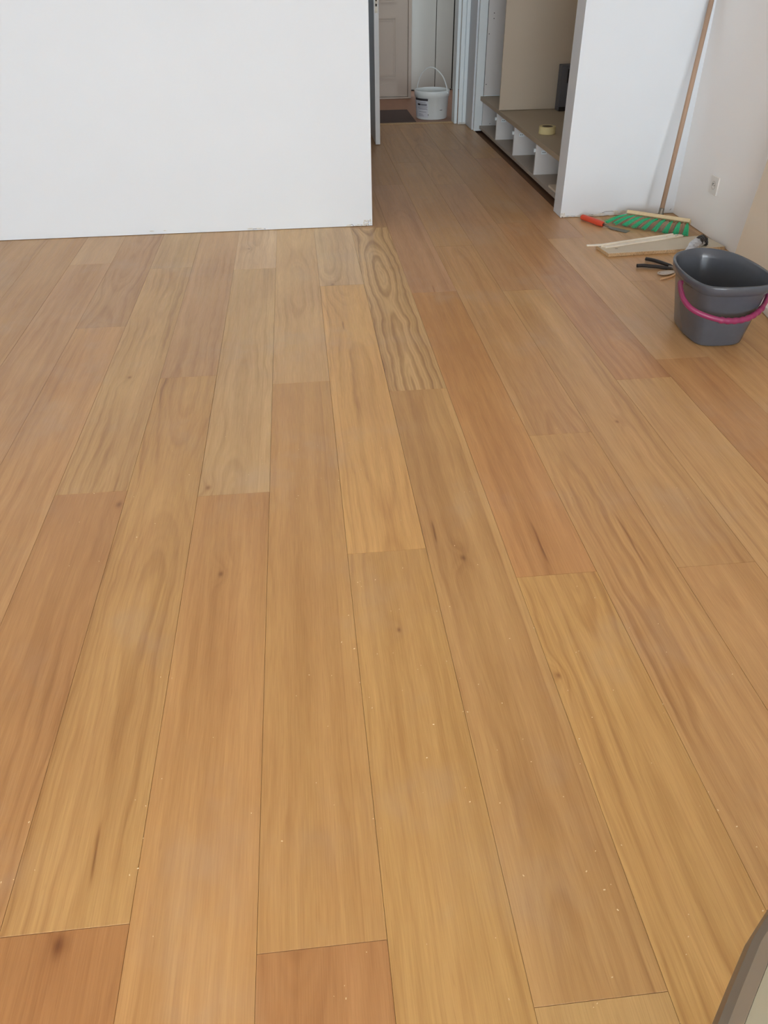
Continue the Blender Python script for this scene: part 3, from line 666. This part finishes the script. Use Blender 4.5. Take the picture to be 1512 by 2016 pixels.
# block: upper face tilted, bristles point down and towards the viewer
upb = (Vector((0, 0, 1))*.82+side*.57).normalized(); acr = axb.cross(upb).normalized()
if acr.dot(side) < 0: acr = -acr
bm = bmesh.new(); obox(bm, (A+B)/2+side*.012, axb, acr, upb, (B-A).length/2, .024, .011)
finish(bm, 'block', 'broom_wood', br, bevel=.004, seg=2)
L_ = (B-A).length; NT = 17
for k in range(NT):
    t = (k+.5)/NT; green = (k % 2 == 0)
    root = A+axb*L_*t+side*(.000 if green else .012)-upb*.010
    lean = (1-t)**1.3                                   # the left tufts are bent further to the left
    ln = (.118+.022*lean)*(1 if green else .93)
    dirh = (-side*1.0-axb*(1.15*lean)+axb*.25*t).normalized()
    tip = Vector((root.x, root.y, .007 if green else .005))+dirh*ln
    mid = root.lerp(tip, .45)+Vector((0, 0, .012))-dirh*.004
    perp = Vector((-dirh.y, dirh.x, 0))
    bm = bmesh.new(); nb = 16 if green else 12
    for j in range(nb):                                 # separate bristle strands
        q = (j+.5)/nb*2-1; h_ = random.uniform(-1, 1)
        o1 = perp*q*.0045+Vector((0, 0, h_*.003))
        fan = perp*q*(.0175 if green else .013)+Vector((0, 0, random.uniform(-.002, .008)))+dirh*random.uniform(-.010, .004)
        e = tip+fan; e.z = max(e.z, .003)
        tube(bm, spline([root+o1, mid+o1+fan*.30, e], 3), [.0024, .0024, .0022, .0017], 5)
    finish(bm, 'bristle_tuft', 'green' if green else 'brown_bristle', br)
hb = Vector((2.1975, 4.722, .058)); ht = Vector((2.358, 4.940, 1.285))
hd = (ht-hb).normalized()
bm = bmesh.new(); cyl(bm, hb+hd*.015, ht, .0140, .0140, 20); finish(bm, 'handle', 'handle_wood', br, True)
bm = bmesh.new(); tube(bm, [hb-hd*.002, hb+hd*.012, hb+hd*.018, hb+hd*.040, hb+hd*.046], [.021, .0175, .0158, .0158, .015], 20); finish(bm, 'ferrule', 'metal', br, True)

# ------------------------------------------------------------------ table corner close to the camera, bottom right
ZT = .62
tk = thing('work_table', 'pale topped table with dark bronze-grey edging at the lower right', 'table', (.9, -.2, 0))
e1 = [Vector((.4255, .3505, 0)), Vector((.397, .328, 0)), Vector((.3595, .292, 0)), Vector((.323, .2555, 0))]
pt = [(1.35, .90), (.62, .50), (.48, .395), (.4255, .3535), (.396, .3305), (.3595, .2945), (.323, .2575), (.25, .175), (.12, .0), (.12, -.75), (1.35, -.75)]
def inset_poly(pts, d):
    out = []; n = len(pts)
    for i in range(n):
        a = Vector(pts[i-1]); b_ = Vector(pts[i]); c = Vector(pts[(i+1) % n])
        n1 = Vector((-(b_-a).y, (b_-a).x)).normalized(); n2 = Vector((-(c-b_).y, (c-b_).x)).normalized()
        m_ = (n1+n2).normalized(); out.append(tuple(b_+m_*d/max(.4, m_.dot(n1))))
    return out
pin = inset_poly(pt, .022)
bm = bmesh.new()
def ringv(poly, z): return [bm.verts.new((x, y, z)) for x, y in poly]
ra = ringv(inset_poly(pt, .004), ZT-.034); rb = ringv(pt, ZT-.024); rc = ringv(inset_poly(pt, .003), ZT-.006); rd = ringv(inset_poly(pt, .010), ZT); re_ = ringv(pin, ZT-.001); rf = ringv(pin, ZT-.034)
n = len(pt)
for a, b_ in ((ra, rb), (rb, rc), (rc, rd), (rd, re_), (re_, rf), (rf, ra)):
    for k in range(n): bm.faces.new((a[k], a[(k+1) % n], b_[(k+1) % n], b_[k]))
finish(bm, 'edging', 'edge', tk)
bm = bmesh.new(); prism(bm, inset_poly(pt, .0225), ZT-.030, ZT-.003); finish(bm, 'table_top', 'table_top', tk)
for (x, y) in ((1.2, .62), (.95, .1), (.3, -.6), (1.2, -.6)):
    box('leg', x-.02, x+.02, y-.02, y+.02, .001, ZT-.034, 'edge', tk, .003)

# ------------------------------------------------------------------ sawdust specks scattered over the planks
bm = bmesh.new(); random.seed(3)
for _ in range(170):
    y = random.uniform(.45, 2.6); x = random.uniform(-.8, 1.3)
    if random.random() < .4: x = random.gauss(.35, .35); y = random.uniform(.5, 1.5)
    s = random.uniform(.0006, .0016); a = random.random()*3.14; e = random.uniform(1, 2.2)
    obox(bm, (x, y, .0009), Vector((math.cos(a), math.sin(a), 0)), Vector((-math.sin(a), math.cos(a), 0)), Vector((0, 0, 1)), s*e*.6, s*.6, .0005)
o = finish(bm, 'sawdust', 'dust'); tag(o, 'tiny pale sawdust specks scattered over the oak planks', 'sawdust', kind='stuff')
